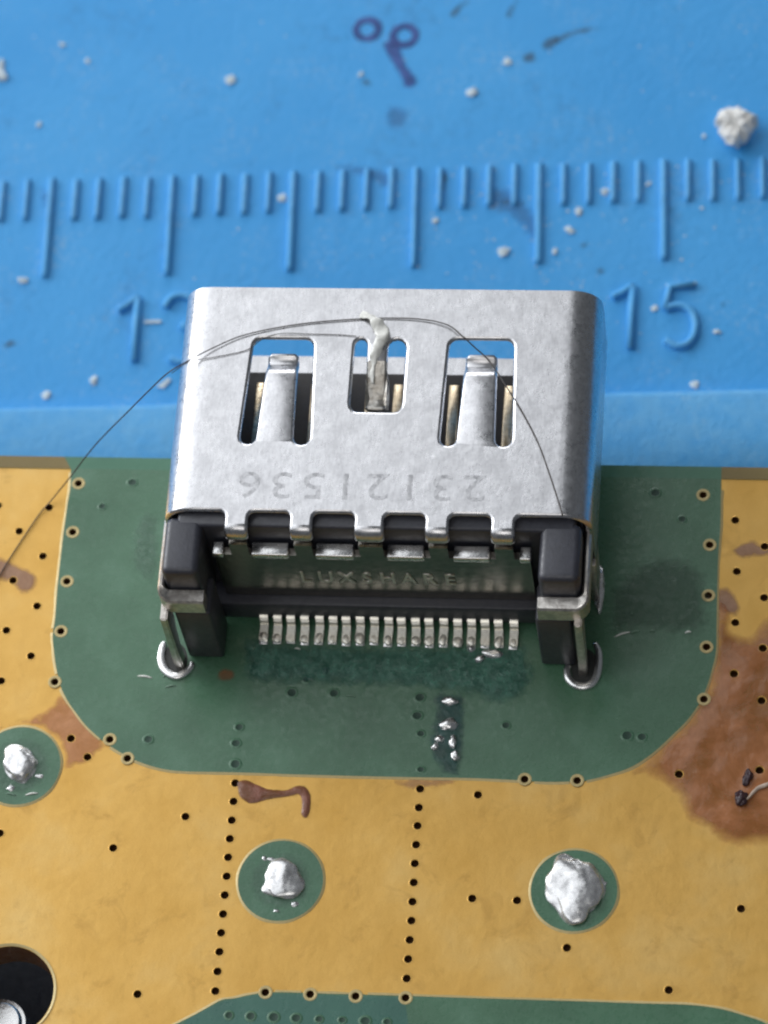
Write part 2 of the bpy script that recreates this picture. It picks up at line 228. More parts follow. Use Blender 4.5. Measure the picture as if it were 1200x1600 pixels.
M = {
 'silicone': mat_silicone(),
 'silicone_worn_sheen': mat_silicone('worn_sheen_blue_silicone', .42),  # whitish sheen painted into the chalky, worn strip
 'silicone_mark': mat_silicone('lit_tone_blue_silicone', .30),  # marks paler than the mat, their lit faces put into the colour
 'shell': mat_shell(),
 'dirty': mat_plate('dirty_plating', (.30, .27, .23, 1), (.70, .68, .64, 1), .3, .45, 2.2, .2),
 'bright': mat_plate('bright_plating', (.82, .82, .82, 1), (.95, .95, .95, 1), .22, .32, 6, .06),
 'rear': mat_plate('rear_plate_steel', (.31, .29, .26, 1), (.40, .38, .34, 1), .18, .26, 5, .05),
 'leg': mat_plate('tinned_leg', (.52, .49, .46, 1), (.76, .73, .69, 1), .3, .45, 5, .1),
 'pin': mat_plate('tinned_contact', (.80, .77, .68, 1), (.96, .94, .87, 1), .28, .45, 9, .06),
 'brass': mat_plate('dull_brass', (.42, .33, .22, 1), (.62, .52, .38, 1), .25, .4, 6, .08),
 'copper': mat_copper(),
 'rim': mat_plain('copper_edge', lin(204, 184, 130), .45, .2, 9, .15, .05),
 'mask': mat_mask('green_solder_mask', lin(66, 106, 80), lin(76, 118, 91), lin(94, 134, 110), .27),
 'mask_teal': mat_mask('teal_solder_mask', lin(52, 100, 88), lin(60, 110, 96), lin(70, 120, 104), .3),
 'edge_green': mat_mask('edge_solder_mask', lin(66, 116, 92), lin(74, 124, 100), lin(82, 132, 108)),
 'edge_olive': mat_mask('olive_solder_mask', lin(124, 106, 58), lin(132, 114, 64), lin(140, 122, 70)),
 'fr4': mat_plain('glass_laminate', lin(126, 82, 40), .55, 0, 6, .4),
 'barrel': mat_plain('via_barrel', lin(96, 58, 18), .5, 0, 10, .4),
 'black': mat_plain('black_nylon', (.048, .051, .070, 1), .42, 0, 7, .35, .10, .8),
 'tongue': mat_plain('dark_insert', (.030, .024, .022, 1), .5, 0, 6, .3),
 'solder': mat_solder(),
 'etch': mat_plate('etched_number', (.46, .46, .48, 1), (.64, .64, .66, 1), .36, .46, 3.5, .2),
 'emboss': mat_plate('embossed_letters_lit', (.66, .65, .60, 1), (.84, .83, .78, 1), .35, .45, 6, .05),  # plate metal lightened, the light its strokes catch put into the colour
 'hair': mat_plain('hair', lin(66, 58, 54), .4, 0, 3, .2),
 'dust': mat_plain('white_dust', (.62, .74, .82, 1), .8, 0, 2.5, .15, .4),
 'chalk': mat_plain('white_crumb', (.86, .86, .84, 1), .85, 0, 2., .18, .6),
 'residue': mat_plain('pale_flux', (.92, .92, .87, 1), .28, 0, 3, .3, .4),
 'dent': mat_plain('tented_via', lin(40, 72, 58), .55, 0, 9, .3, .1),
 'dent_rim': mat_plain('tented_via_rim', lin(120, 150, 130), .5, 0, 9, .2, .1),
 'dark': mat_plain('slot_shade', (.03, .032, .03, 1), .5, 0, 4, .3),  # darkness inside the leg slots as a flat colour
 'worm': mat_plain('burnt_flux', lin(70, 50, 56), .22, 0, 3, .4, .3),
 'thread': mat_plain('pale_thread', lin(206, 186, 168), .35, 0, 3, .3),
 'stain_big': mat_film('burnt_flux_film', lin(138, 76, 40), lin(198, 134, 92), .84, .20, .55, .28, .32, .66),
 'stain_left': mat_film('pink_flux_film', lin(190, 122, 78), lin(214, 152, 108), .75, .3, 1.2, .2),
 'stain_drop': mat_film('brown_flux_film', lin(112, 66, 50), lin(150, 100, 84), .95, .28, 1.6, .25),
 'stain_faint': mat_film('faint_flux_film', lin(176, 128, 100), lin(190, 146, 112), .5, .4, 1.5, .15),
 'stain_purple': mat_film('purple_flux_film', lin(150, 108, 92), lin(178, 140, 116), .8, .4, .9, .15),
 'film_teal': mat_film('wet_flux_film', lin(34, 92, 82), lin(92, 148, 130), .68, .07, 2.2, .6),
 'film_blue': mat_film('dark_flux_film', lin(26, 52, 62), lin(60, 102, 104), .6, .16, 2.2, .4),
 'film_dirty': mat_film('dirty_flux_film', lin(52, 74, 62), lin(78, 104, 88), .45, .28, 2.4, .9),
 'film_scuff': mat_film('scuffed_film', lin(84, 116, 98), lin(118, 146, 130), .4, .5, 3.2, .5),
 'orange': mat_film('orange_flux_film', lin(140, 86, 52), lin(160, 112, 78), .6, .3, 2, .2),
 'ink': mat_film('purple_ink', lin(40, 52, 124), lin(70, 100, 172), .82, .45, 1.6, .1),
 'smudge': mat_film('grey_smudge', lin(56, 112, 160), lin(76, 136, 186), .5, .6, 2.2, .1),
 'soot': mat_film('soot_mark', lin(66, 84, 96), lin(84, 106, 120), .6, .6, 1.6, .1),
}

# ------------------------------------------------------------------ helpers
def tag(o, label=None, cat=None, group=None, kind=None):
    for k, v in (('label', label), ('category', cat), ('group', group), ('kind', kind)):
        if v: o[k] = v
    return o
def empty(name, loc=(0, 0, 0), rz=0.):
    o = bpy.data.objects.new(name, None); col.objects.link(o); o.location = loc; o.rotation_euler = (0, 0, rz)
    o.empty_display_size = 1.0
    return o
def link(name, me, parent=None, loc=None, mat=None):
    if mat is not None:
        for x in (mat if isinstance(mat, (list, tuple)) else [mat]): me.materials.append(M[x])
    o = bpy.data.objects.new(name, me); col.objects.link(o)
    if parent is not None: o.parent = parent
    if loc is not None: o.location = loc
    return o
def mesh(name, verts, faces, smooth=False, fm=None):
    me = bpy.data.meshes.new(name); me.from_pydata([tuple(v) for v in verts], [], [tuple(f) for f in faces])
    me.update()
    if fm: me.polygons.foreach_set('material_index', fm)
    if smooth: me.polygons.foreach_set('use_smooth', [True] * len(me.polygons))
    return me
def smooth_angle(me, deg=40):
    me.polygons.foreach_set('use_smooth', [True] * len(me.polygons))
    bm = bmesh.new(); bm.from_mesh(me)
    for e in bm.edges:
        e.smooth = not (len(e.link_faces) != 2 or e.calc_face_angle(0) > math.radians(deg))
    bm.to_mesh(me); bm.free(); return me
def bm_mesh(bm, name, deg=None):
    me = bpy.data.meshes.new(name); bmesh.ops.recalc_face_normals(bm, faces=bm.faces); bm.to_mesh(me); bm.free()
    if deg: smooth_angle(me, deg)
    return me
def box_me(name, x0, x1, y0, y1, z0, z1, bev=.06, seg=2):
    bm = bmesh.new(); bmesh.ops.create_cube(bm, size=1)
    for v in bm.verts:
        v.co = Vector(((x0 + x1) / 2 + v.co.x * (x1 - x0), (y0 + y1) / 2 + v.co.y * (y1 - y0), (z0 + z1) / 2 + v.co.z * (z1 - z0)))
    if bev: bmesh.ops.bevel(bm, geom=bm.edges[:], offset=bev, segments=seg, affect='EDGES', profile=.5)
    return bm_mesh(bm, name, 50)
def catmull(pts, n=8):
    P = [Vector(p) for p in pts]; P = [2 * P[0] - P[1]] + P + [2 * P[-1] - P[-2]]
    out = []
    for i in range(1, len(P) - 2):
        for k in range(n):
            t = k / n; a, b, c, d = P[i - 1:i + 3]
            out.append(.5 * ((2 * b) + (c - a) * t + (2 * a - 5 * b + 4 * c - d) * t * t + (3 * b - a - 3 * c + d) * t ** 3))
    out.append(P[-2]); return out
def tube_me(name, path, r, n=8, flat=1.0, taper=None, zfloor=None):
    path = [Vector(p) for p in path]; V = []; F = []
    for i, p in enumerate(path):
        d = (path[min(i + 1, len(path) - 1)] - path[max(i - 1, 0)]).normalized()
        up = Vector((0, 0, 1)) if abs(d.z) < .9 else Vector((0, 1, 0))
        s = d.cross(up).normalized(); u = s.cross(d).normalized()
        rr = r * (taper(i / (len(path) - 1)) if taper else 1)
        for k in range(n):
            a = 2 * math.pi * k / n; V.append(p + s * (rr * math.cos(a)) + u * (rr * flat * math.sin(a)))
    for i in range(len(path) - 1):
        for k in range(n):
            F.append((i * n + k, i * n + (k + 1) % n, (i + 1) * n + (k + 1) % n, (i + 1) * n + k))
    F.append(tuple(range(n - 1, -1, -1))); F.append(tuple(range((len(path) - 1) * n, len(path) * n)))
    return mesh(name, V, F, True)
def blob_me(name, sx, sy, sz, seed, rough=.3, freq=1.4, sub=3, sharp=False):
    bm = bmesh.new(); bmesh.ops.create_icosphere(bm, subdivisions=sub, radius=1)
    off = Vector((seed * 3.7, seed * 1.3, seed * 2.1))
    for v in bm.verts:
        k = 1 + rough * noise.noise(v.co * freq + off) + rough * .26 * noise.noise(v.co * freq * 2.4 + off) + rough * .03 * noise.noise(v.co * freq * 6 + off)
        v.co = Vector((v.co.x * sx * k, v.co.y * sy * k, v.co.z * sz * k))
    return bm_mesh(bm, name, None if sharp else 60)
def inside(p, poly):
    x, y = p; c = False; j = len(poly) - 1
    for i in range(len(poly)):
        xi, yi = poly[i]; xj, yj = poly[j]
        if (yi > y) != (yj > y) and x < (xj - xi) * (y - yi) / (yj - yi) + xi: c = not c
        j = i
    return c
def circ(c, r, n=20, ph=0.): return [(c[0] + r * math.cos(2 * math.pi * k / n + ph), c[1] + r * math.sin(2 * math.pi * k / n + ph)) for k in range(n)]
def smooth_poly(pts, n=5): # closed catmull
    P = [Vector(p) for p in pts]; L = len(P); out = []
    for i in range(L):
        a, b, c, d = P[i - 1], P[i], P[(i + 1) % L], P[(i + 2) % L]
        for k in range(n):
            t = k / n; q = .5 * ((2 * b) + (c - a) * t + (2 * a - 5 * b + 4 * c - d) * t * t + (3 * b - a - 3 * c + d) * t ** 3)
            out.append((q.x, q.y))
    return out
def cdt(loops, extra_pts=(), extra_lines=()):
    V = []; E = []
    for lp in loops:
        s = len(V); V += [Vector(p) for p in lp]; E += [(s + i, s + (i + 1) % len(lp)) for i in range(len(lp))]
    for ln in extra_lines:
        s = len(V); V += [Vector(p) for p in ln]; E += [(s + i, s + i + 1) for i in range(len(ln) - 1)]
    V += [Vector(p) for p in extra_pts]
    r = delaunay_2d_cdt(V, E, [], 0, 1e-5)
    return [tuple(v) for v in r[0]], [tuple(f) for f in r[2]]
def sheet(name, verts2, tris, z, skirt, fm=None):
    """flat sheet at z with a skirt of depth `skirt` along its own boundary"""
    use = {}
    for f in tris:
        for i in range(3):
            a, b = f[i], f[(i + 1) % 3]; use[(a, b)] = use.get((a, b), 0) + 1
    idx = {}; V = []; F = []
    def vid(i, low):
        if (i, low) not in idx: idx[(i, low)] = len(V); V.append((verts2[i][0], verts2[i][1], z - (skirt if low else 0)))
        return idx[(i, low)]
    for f in tris: F.append(tuple(vid(i, 0) for i in f))
    mi = list(fm) if fm else [0] * len(F)
    for (a, b) in list(use):
        if (b, a) not in use and skirt:
            F.append((vid(b, 0), vid(a, 0), vid(a, 1), vid(b, 1))); mi.append(0)
    return mesh(name, V, F, False, mi)
def ccw(verts, tris):
    o = []
    for f in tris:
        a, b, c = (verts[i] for i in f)
        o.append(f if (b[0] - a[0]) * (c[1] - a[1]) - (b[1] - a[1]) * (c[0] - a[0]) > 0 else (f[0], f[2], f[1]))
    return o
def film(name, outline, z, dome, mat, parent, step=.22, edge=.5, rough=.0, lump=1.0, holes=()):
    """a thin domed skin of residue; `fade` runs 0 at its rim to 1 inside"""
    ol = smooth_poly(outline, 4)
    xs = [p[0] for p in ol]; ys = [p[1] for p in ol]; pts = []
    y = min(ys)
    while y < max(ys):
        x = min(xs)
        while x < max(xs):
            q = (x + random.uniform(-.06, .06), y + random.uniform(-.06, .06))
            if inside(q, ol) and not any((q[0] - h[0]) ** 2 + (q[1] - h[1]) ** 2 < .05 for h in holes): pts.append(q)
            x += step
        y += step
    hl = [circ(h, .17, 12) for h in holes if inside(h, ol)]
    V, T = cdt([ol] + hl, pts)
    T = [t for t in ccw(V, T) if inside((sum(V[i][0] for i in t) / 3, sum(V[i][1] for i in t) / 3), ol) and not any(inside((sum(V[i][0] for i in t) / 3, sum(V[i][1] for i in t) / 3), h) for h in hl)]
    fade = []; V3 = []
    for v in V:
        d = 1e9
        for i in range(len(ol)):
            a = Vector(ol[i]); b = Vector(ol[(i + 1) % len(ol)]); ab = b - a; w = Vector(v)
            tt = max(0, min(1, (w - a).dot(ab) / max(ab.length_squared, 1e-9))); d = min(d, (w - a - ab * tt).length)
        f = min(1, d / edge); fade.append(f); s = f * f * (3 - 2 * f)
        V3.append((v[0], v[1], z + dome * s + rough * s * max(0, .5 + noise.noise(Vector((v[0] * lump, v[1] * lump, 3.1))) + .5 * noise.noise(Vector((v[0] * lump * 2.6, v[1] * lump * 2.6, 7.1))))))
    me = mesh(name, V3, T, True)
    at = me.attributes.new('fade', 'FLOAT', 'POINT'); at.data.foreach_set('value', fade)
    return link(name, me, parent, mat=mat)

# ------------------------------------------------------------------ the blue mat
mo = D['mat_origin']
work_mat = empty('silicone_mat', (mo[0], mo[1], MAT_Z), MAT_ROT)
tag(work_mat, 'blue silicone work mat with a raised millimetre ruler under the board', 'mat')
link('mat_sheet', box_me('mat_sheet', -110, 70, -110, 70, -2.5, 0, .8, 3), work_mat, mat='silicone')
ry = (D['ridge'][0][1] + D['ridge'][1][1]) / 2
def ridge_mesh():
    prof = [(0.0, -.02), (-.02, .30), (-.07, .48), (-.18, .58), (-.36, .62), (-2.2, .60), (-3.2, .5), (-3.9, .2), (-4.2, -.02)]
    V = []; F = []; n = 90
    for i in range(n):
        x = -60 + i * 80 / (n - 1); w = .05 * noise.noise(Vector((x * .35, 0, 1)))
        for y, z in prof: V.append((x, ry + y + w, z))
    k = len(prof)
    for i in range(n - 1):
        for j in range(k - 1): F.append((i * k + j, i * k + j + 1, (i + 1) * k + j + 1, (i + 1) * k + j))
    return mesh('border_ridge', V, F, True)
link('border_ridge', ridge_mesh(), work_mat, mat='silicone_worn_sheen')
def tick_mesh(name, L, w, h):
    prof = [(-w, -.01), (-w * .8, h * .8), (-w * .45, h), (w * .45, h), (w * .8, h * .8), (w, -.01)]
    st = [(0, .15), (-.06, .8), (-.2, 1), (-L + .2, 1), (-L + .06, .8), (-L, .15)]
    V = []; F = []; k = len(prof)
    for y, s in st:
        for x, z in prof: V.append((x, y, z * s if z > 0 else z))
    for i in range(len(st) - 1):
        for j in range(k - 1): F.append((i * k + j, (i + 1) * k + j, (i + 1) * k + j + 1, i * k + j + 1))
    return mesh(name, V, F, True)
long_me = tick_mesh('tick_mark', 4.75, .145, .22); long_me.materials.append(M['silicone_mark'])
short_me = tick_mesh('tick_mark', 2.0, .14, .20); short_me.materials.append(M['silicone_mark'])
for k in range(-29, 7):
    o = link('tick_mark', long_me if k % 5 == 0 else short_me, work_mat, (k + random.uniform(-.02, .02), random.uniform(-.05, .05), 0))
    o.scale = (random.uniform(.9, 1.1), 1, random.uniform(.85, 1.1))
def stroke(pts, corner_first=0):
    return [(p.x, p.y, .04) for p in catmull([(a, b, 0) for a, b in pts], 6)]
def numeral(strokes):
    V = []; F = []
    for s in strokes:
        me = tube_me('numeral', s, .17, 10, 1.15); k = len(V)
        V += [v.co.copy() for v in me.vertices]; F += [tuple(i + k for i in p.vertices) for p in me.polygons]
        bpy.data.meshes.remove(me)
    return mesh('numeral', V, F, True)
def straight(pts): return [(a, b, .04) for a, b in pts]
d1 = D['digit1']; link('numeral', numeral([stroke(d1[:3]), straight(d1[2:])]), work_mat, mat='silicone_mark')
d5 = D['digit5']; link('numeral', numeral([straight(d5[:3]), stroke(d5[2:])]), work_mat, mat='silicone_mark')
d1 = D['digit1b']; link('numeral', numeral([stroke(d1[:3]), straight(d1[2:])]), work_mat, mat='silicone_mark')
link('numeral', numeral([stroke(D['digit3b'])]), work_mat, mat='silicone_mark')
def ring_film(name, c, r, w, z, parent, mat):
    V = []; F = []; fade = []; n = 40
    for i in range(n):
        a = 2 * math.pi * i / n
        for j, (q, f) in enumerate(((-1, 0), (-.4, .9), (.4, .9), (1, 0))):
            rr = r + q * w * (1 + .35 * noise.noise(Vector((math.cos(a) * 1.3 + c[0], math.sin(a) * 1.3, 2)))); V.append((c[0] + rr * math.cos(a), c[1] + rr * math.sin(a), z + .01 * f)); fade.append(f)
    for i in range(n):
        for j in range(3): F.append((i * 4 + j, i * 4 + j + 1, ((i + 1) % n) * 4 + j + 1, ((i + 1) % n) * 4 + j))
    me = mesh(name, V, F, True); at = me.attributes.new('fade', 'FLOAT', 'POINT'); at.data.foreach_set('value', fade)
    return link(name, me, parent, mat=mat)
for c in D['rings']: ring_film('ring_mark', c, .47, .2, .012, work_mat, 'ink')
film('ink_smear', D['smear'], .006, .01, 'ink', work_mat, .12, .5)
for i, s in enumerate(D['soot']): film('soot_mark', s, .005, .008, 'soot' if i < 12 else 'smudge', work_mat, .12, .4 if i < 12 else .9)

def on_mat(p, z=0.):
    c, s = math.cos(MAT_ROT), math.sin(MAT_ROT)
    return (mo[0] + p[0] * c - p[1] * s, mo[1] + p[0] * s + p[1] * c, MAT_Z + z)
bm = bmesh.new()
for k in range(16):
    a = random.uniform(0, 6.28); r = .42 * math.sqrt(random.random()); h = random.uniform(0, .5) * (1 - r)
    g = bmesh.ops.create_icosphere(bm, subdivisions=2, radius=random.uniform(.2, .36))
    for v in g['verts']:
        v.co *= 1 + .5 * noise.noise(v.co * 5 + Vector((k * 3., 0, 0))) + .25 * noise.noise(v.co * 13 + Vector((k * 3., 5, 0)))
        v.co += Vector((r * math.cos(a), r * math.sin(a) * 1.05, .3 + h))
o = link('crumb', bm_mesh(bm, 'crumb'), mat='chalk'); o.location = on_mat(D['crumb']); o.rotation_euler.z = .5; o.scale = (1.2, 1.2, 1.1)
tag(o, 'large rough white crumb lying on blue mat above the ruler', 'crumb')
for i, (c, r, lab) in enumerate(D['specks']):
    me = blob_me('speck', r, r * random.uniform(.6, 1.), r * .28, i + 1, .9, 1.5, 3)
    o = link('dust_speck', me, mat='dust'); o.location = on_mat(c, r * .2); o.rotation_euler.z = random.uniform(0, 6)
    tag(o, lab, 'dust speck', 'white specks scattered on the mat')
V = []; F = []
for k in range(420):
    x, y = (random.uniform(-29, 6), random.uniform(-11, 10)) if k < 240 else (random.gauss(-6, 3.2), random.gauss(-3, 2.0))
    r = random.uniform(.02, .055) * (1.6 if random.random() < .08 else 1); a0 = random.uniform(0, 6); n = 5; b = len(V); st = random.uniform(.5, 1)
    for j in range(n): V.append((x + r * math.cos(a0 + j * 1.257) * random.uniform(.7, 1.2), y + r * st * math.sin(a0 + j * 1.257), .004))
    V.append((x, y, .004 + r * .5)); F += [(b + j, b + (j + 1) % n, b + n) for j in range(n)]
o = link('fine_dust', mesh('fine_dust', V, F), mat='dust'); o.location = on_mat((0, 0)); o.rotation_euler.z = MAT_ROT
tag(o, 'fine pale dust sprinkled over the blue mat', 'dust', kind='stuff')
for i, q in enumerate(D['flakes']):
    V, T = cdt([q]); T = ccw(V, T)
    o = link('flake', sheet('flake', V, T, .06, .06), mat='dust'); o.location = on_mat((0, 0), .005); o.rotation_euler.z = MAT_ROT
    tag(o, ('thin white sliver on the mat beside the numeral left of the socket', 'pale flake on the mat touching the socket left side',
            'small white flake on the mat by the socket right side', 'pale sliver along the top bar of the raised numeral five')[i], 'flake')

# ------------------------------------------------------------------ the circuit board
board = empty('circuit_board')
tag(board, 'gold and green circuit board with rows of tiny plated holes under the socket', 'circuit board')
YC, YE = 6.70, 7.19
XL, XR, YB = -34., 34., -34.
green = D['green']; green_in = [green[0]] + green[1:]
green_s = []
P = [Vector(p) for p in green]
green_s = [(v.x, v.y) for v in catmull([(a, b, 0) for a, b in green], 4)]
green_s[0] = (green_s[0][0], YC); green_s[-1] = (green_s[-1][0], YC)
bot_s = [D['bottom'][0]] + [(v.x, v.y) for v in catmull([(a, b, 0) for a, b in D['bottom'][1:-1]], 4)] + [D['bottom'][-1]]
hole = D['hole']; HR = 1.66
n0, n1 = green_s[0][0], green_s[-1][0]
circles = [circ(c, 1.5, 48) for c in D['circles']]
vias = [(c, 0) for c in D['via_copper']] + [(c, 1) for c in D['via_ring']]
loops = [[(XL, YB), (XR, YB), (XR, YE), (n1, YE), (n0 - .3, YE), (XL, YE)], [(XL, YC), (n0, YC), (n1, YC), (XR, YC)][:0] or circ(hole, HR, 48), green_s, bot_s, D['teal']] + circles
VR = .148
for c, k in vias: loops.append(circ(c, VR, 14))
V, T = cdt(loops, (), ([(XL, YC), (n0, YC)], [(n1, YC), (XR, YC)], [(n0, YC), (n0 - .3, YE)], [(n1, YC), (n1, YE)]))
T = ccw(V, T)
mask_t = []; mask_m = []; cop_t = []; holes_c = [c for c, k in vias]
for t in T:
    g = (sum(V[i][0] for i in t) / 3, sum(V[i][1] for i in t) / 3)
    if not (XL < g[0] < XR and YB < g[1] < YE): continue
    if (g[0] - hole[0]) ** 2 + (g[1] - hole[1]) ** 2 < (HR * .999) ** 2: continue
    if any((g[0] - c[0]) ** 2 + (g[1] - c[1]) ** 2 < (VR * .995) ** 2 for c in holes_c): continue
    if g[1] > YC:
        lx = n0 - .3 * (g[1] - YC) / (YE - YC)
        mask_t.append(t); mask_m.append(1 if lx < g[0] < n1 else 2); continue
    if inside(g, bot_s): mask_t.append(t); mask_m.append(3 if inside(g, D['teal']) else 0); continue
    if inside(g, green_s): mask_t.append(t); mask_m.append(0); continue
    if any(inside(g, c) for c in circles): mask_t.append(t); mask_m.append(0); continue
    cop_t.append(t)
link('copper_pour', sheet('copper_pour', V, cop_t, 0, .06), board, mat='copper')
link('solder_mask', sheet('solder_mask', V, mask_t, .03, .09, mask_m), board, mat=['mask', 'edge_green', 'edge_olive', 'mask_teal'])
# laminate body below the faces, with the screw hole through it
V2, T2 = cdt([[(XL, YB), (XR, YB), (XR, YE - .01), (XL, YE - .01)], circ(hole, HR + .01, 48)])
T2 = [t for t in ccw(V2, T2) if (sum(V2[i][0] for i in t) / 3 - hole[0]) ** 2 + (sum(V2[i][1] for i in t) / 3 - hole[1]) ** 2 > HR ** 2]
link('laminate', sheet('laminate', V2, T2, -.95, .6), board, mat='fr4')
wall = []; wf = []
for k in range(48):
    a = 2 * math.pi * k / 48
    for z in (-.035, -1.56): wall.append((hole[0] + (HR + .004) * math.cos(a), hole[1] + (HR + .004) * math.sin(a), z))
for k in range(48): wf.append((2 * k, 2 * k + 1, (2 * k + 3) % 96, (2 * k + 2) % 96))
link('hole_wall', mesh('hole_wall', wall, wf, True), board, mat='fr4')
skirt = mesh('edge_face', [(XL, YE - .002, -.055), (XR, YE - .002, -.055), (XR, YE - .002, -1.55), (XL, YE - .002, -1.55)], [(0, 1, 2, 3)])
link('edge_face', skirt, board, mat='fr4')
# clean copper lip where the mask ends
def lip(name, line, closed, side):
    n = len(line); V = []; F = []
    for i, p in enumerate(line):
        a = Vector(line[i - 1] if (closed or i) else p); b = Vector(line[(i + 1) % n] if (closed or i < n - 1) else p)
        d = (b - a).normalized(); nn = Vector((d.y, -d.x)) * side; p = Vector(p)
        w = .085 * (1 + .35 * noise.noise(Vector((p.x * 1.5, p.y * 1.5, 0))))
        for o, z in ((-.005, .034), (w * .5, .022), (w, .001)): V.append((p.x + nn.x * o, p.y + nn.y * o, z))
    for i in range(n if closed else n - 1):
        j = (i + 1) % n
        m = (Vector(line[i]) + Vector(line[j])) / 2
        if any((m - Vector(c)).length < .30 for c in holes_c): continue
        for k in range(2): F.append((i * 3 + k, j * 3 + k, j * 3 + k + 1, i * 3 + k + 1))
    return link(name, mesh(name, V, F, True), board, mat='rim')
lip('copper_lip', green_s[1:-1], False, 1)
lip('copper_lip', bot_s[1:-1], False, -1)
for c in circles: lip('copper_lip', c, True, 1)
lip('copper_lip', circ(hole, HR + .09, 48), True, -1)
# plated holes
def via_mesh(ring):
    n = 14; V = []; F = []; fm = []
    prof = [(.25, .032), (.235, .042), (.17, .042), (VR - .012, .03)] if ring else [(.185, .001), (.17, .008), (VR - .004, .005)]
    prof = prof + [(VR - .012, -.34)]
    for r, z in prof:
        for k in range(n): V.append((r * math.cos(2 * math.pi * k / n), r * math.sin(2 * math.pi * k / n), z))
    for i in range(len(prof) - 1):
        for k in range(n):
            F.append((i * n + k, i * n + (k + 1) % n, (i + 1) * n + (k + 1) % n, (i + 1) * n + k)); fm.append(1 if i == len(prof) - 2 else 0)
    F.append(tuple((len(prof) - 1) * n + k for k in range(n))); fm.append(1)
    me = mesh('via', V, F, False, fm); me.materials.append(M['rim'] if ring else M['copper']); me.materials.append(M['barrel'])
    bm = bmesh.new(); bm.from_mesh(me); bmesh.ops.recalc_face_normals(bm, faces=bm.faces); bmesh.ops.reverse_faces(bm, faces=bm.faces) if bm.faces[0].normal.z < 0 else None; bm.to_mesh(me); bm.free()
    return me
vm = [via_mesh(0), via_mesh(1)]
for c, k in vias: link('via', vm[k], board, (c[0], c[1], 0))
def dent_mesh():
    n = 14; V = []; F = []; fm = []
    prof = [(.30, .0), (.25, .016), (.19, .014), (.13, .003), (.02, .002)]
    for r, z in prof:
        for k in range(n): V.append((r * math.cos(2 * math.pi * k / n), r * math.sin(2 * math.pi * k / n), z))
    for i in range(len(prof) - 1):
        for k in range(n):
            F.append((i * n + k, i * n + (k + 1) % n, (i + 1) * n + (k + 1) % n, (i + 1) * n + k)); fm.append(0 if i < 2 else 1)
    F.append(tuple((len(prof) - 1) * n + k for k in range(n))); fm.append(1)
    me = mesh('covered_via', V, F, True, fm); me.materials.append(M['mask']); me.materials.append(M['dent']); return me
dm = dent_mesh()
for c in D['tented']:
    o = link('covered_via', dm, board, (c[0], c[1], .0315)); s = random.uniform(.6, .85); o.scale = (s, s * random.uniform(.8, 1), 1)
# solder on the board
for i, (c, sx, sy, sz, rz) in enumerate(((0, .74, .72, .34, 0.), (1, .92, 1.2, .42, .35), (2, .72, .70, .34, .2))):
    me = blob_me('solder_joint', sx, sy, sz * .72, i * 5 + 2, .36, 1.0, 5)
    o = link('solder_joint', me, board, (D['circles'][c][0] + (.03, .03, .02)[i], D['circles'][c][1] + (0, .08, .05)[i], .03), 'solder'); o.rotation_euler.z = rz
    film('flux_film', circ(D['circles'][c], 1.12, 14), .034, .012, 'film_scuff', board, .16, .6)
    for k in range(4):
        a = random.uniform(0, 6.28); r = random.uniform(.75, 1.25)
        me = blob_me('solder_splash', random.uniform(.06, .18), random.uniform(.05, .12), .035, 40 + i * 7 + k, .5, 2, 2)
        link('solder_splash', me, board, (D['circles'][c][0] + r * math.cos(a), D['circles'][c][1] + r * math.sin(a), .035), 'solder')
for i, (c, w, h, a) in enumerate(D['pads']):
    me = blob_me('solder_pad', w * .52, h * .52, .12, 70 + i, .35, 1.6, 3)
    o = link('solder_pad', me, board, (c[0], c[1], .06), 'bright'); o.rotation_euler.z = a
for key in ('ringL', 'ringR'):
    pts = catmull([(x, y, .07) for x, y in D[key]], 5)
    link('solder_fillet', tube_me('solder_fillet', pts, .15, 10, .6, lambda t: .55 + .5 * math.sin(math.pi * min(1, max(0, t))) ** .5), board, mat='bright')
    cx = sum(p[0] for p in D[key]) / len(D[key]); cy = sum(p[1] for p in D[key]) / len(D[key])
    link('slot_shade_disc', mesh('slot_shade_disc', [(cx + .48 * math.cos(a) , cy + .1 + .72 * math.sin(a), .036) for a in [k * math.pi / 12 for k in range(24)]], [tuple(range(24))]), board, mat='dark')  # flat dark disc painted for the shade inside the slot
a, b = D['blobR']
o = link('solder_fillet', blob_me('solder_fillet', .20, .85, .17, 9, .3, 1.4, 4), board, ((a[0] + b[0]) / 2 + .08, (a[1] + b[1]) / 2, .08), 'solder')
# residue
hc = D['via_copper'] + D['via_ring']
film('flux_stain', D['stain_big'], .006, .05, 'stain_big', board, .16, 1.3, .05, 1.1, hc)['label'] = 'large crusty brown burnt flux stain'
film('flux_stain', D['stain_left'], .006, .02, 'stain_left', board, .2, .55, 0, 1, hc)
film('flux_stain', D['stain_drop'], .006, .07, 'stain_drop', board, .09, .13, 0, 1, hc)
film('flux_stain', D['stain_purple'], .006, .01, 'stain_purple', board, .2, .6, 0, 1, hc)
film('flux_stain', D['stain_brown'], .006, .01, 'stain_purple', board, .2, .5, 0, 1, hc)
film('flux_stain', D['stain_mid'], .012, .01, 'stain_purple', board, .2, .5, 0, 1, hc)
film('flux_stain', D['stain_faint'], .006, .01, 'stain_faint', board, .2, .3, 0, 1, hc)
film('flux_film', D['film_pins'], .036, .03, 'film_teal', board, .16, 1.0, .05, 1.8)
film('flux_film', D['film_pads'], .045, .03, 'film_blue', board, .16, .6, .04, 2.2)
film('flux_film', D['film_right'], .036, .02, 'film_dirty', board, .16, 1.5, .08, 2.4)
film('flux_film', D['film_left'], .036, .01, 'film_scuff', board, .16, .7, .05, 3)
film('flux_film', D['spot_orange'], .036, .02, 'orange', board, .12, .3)
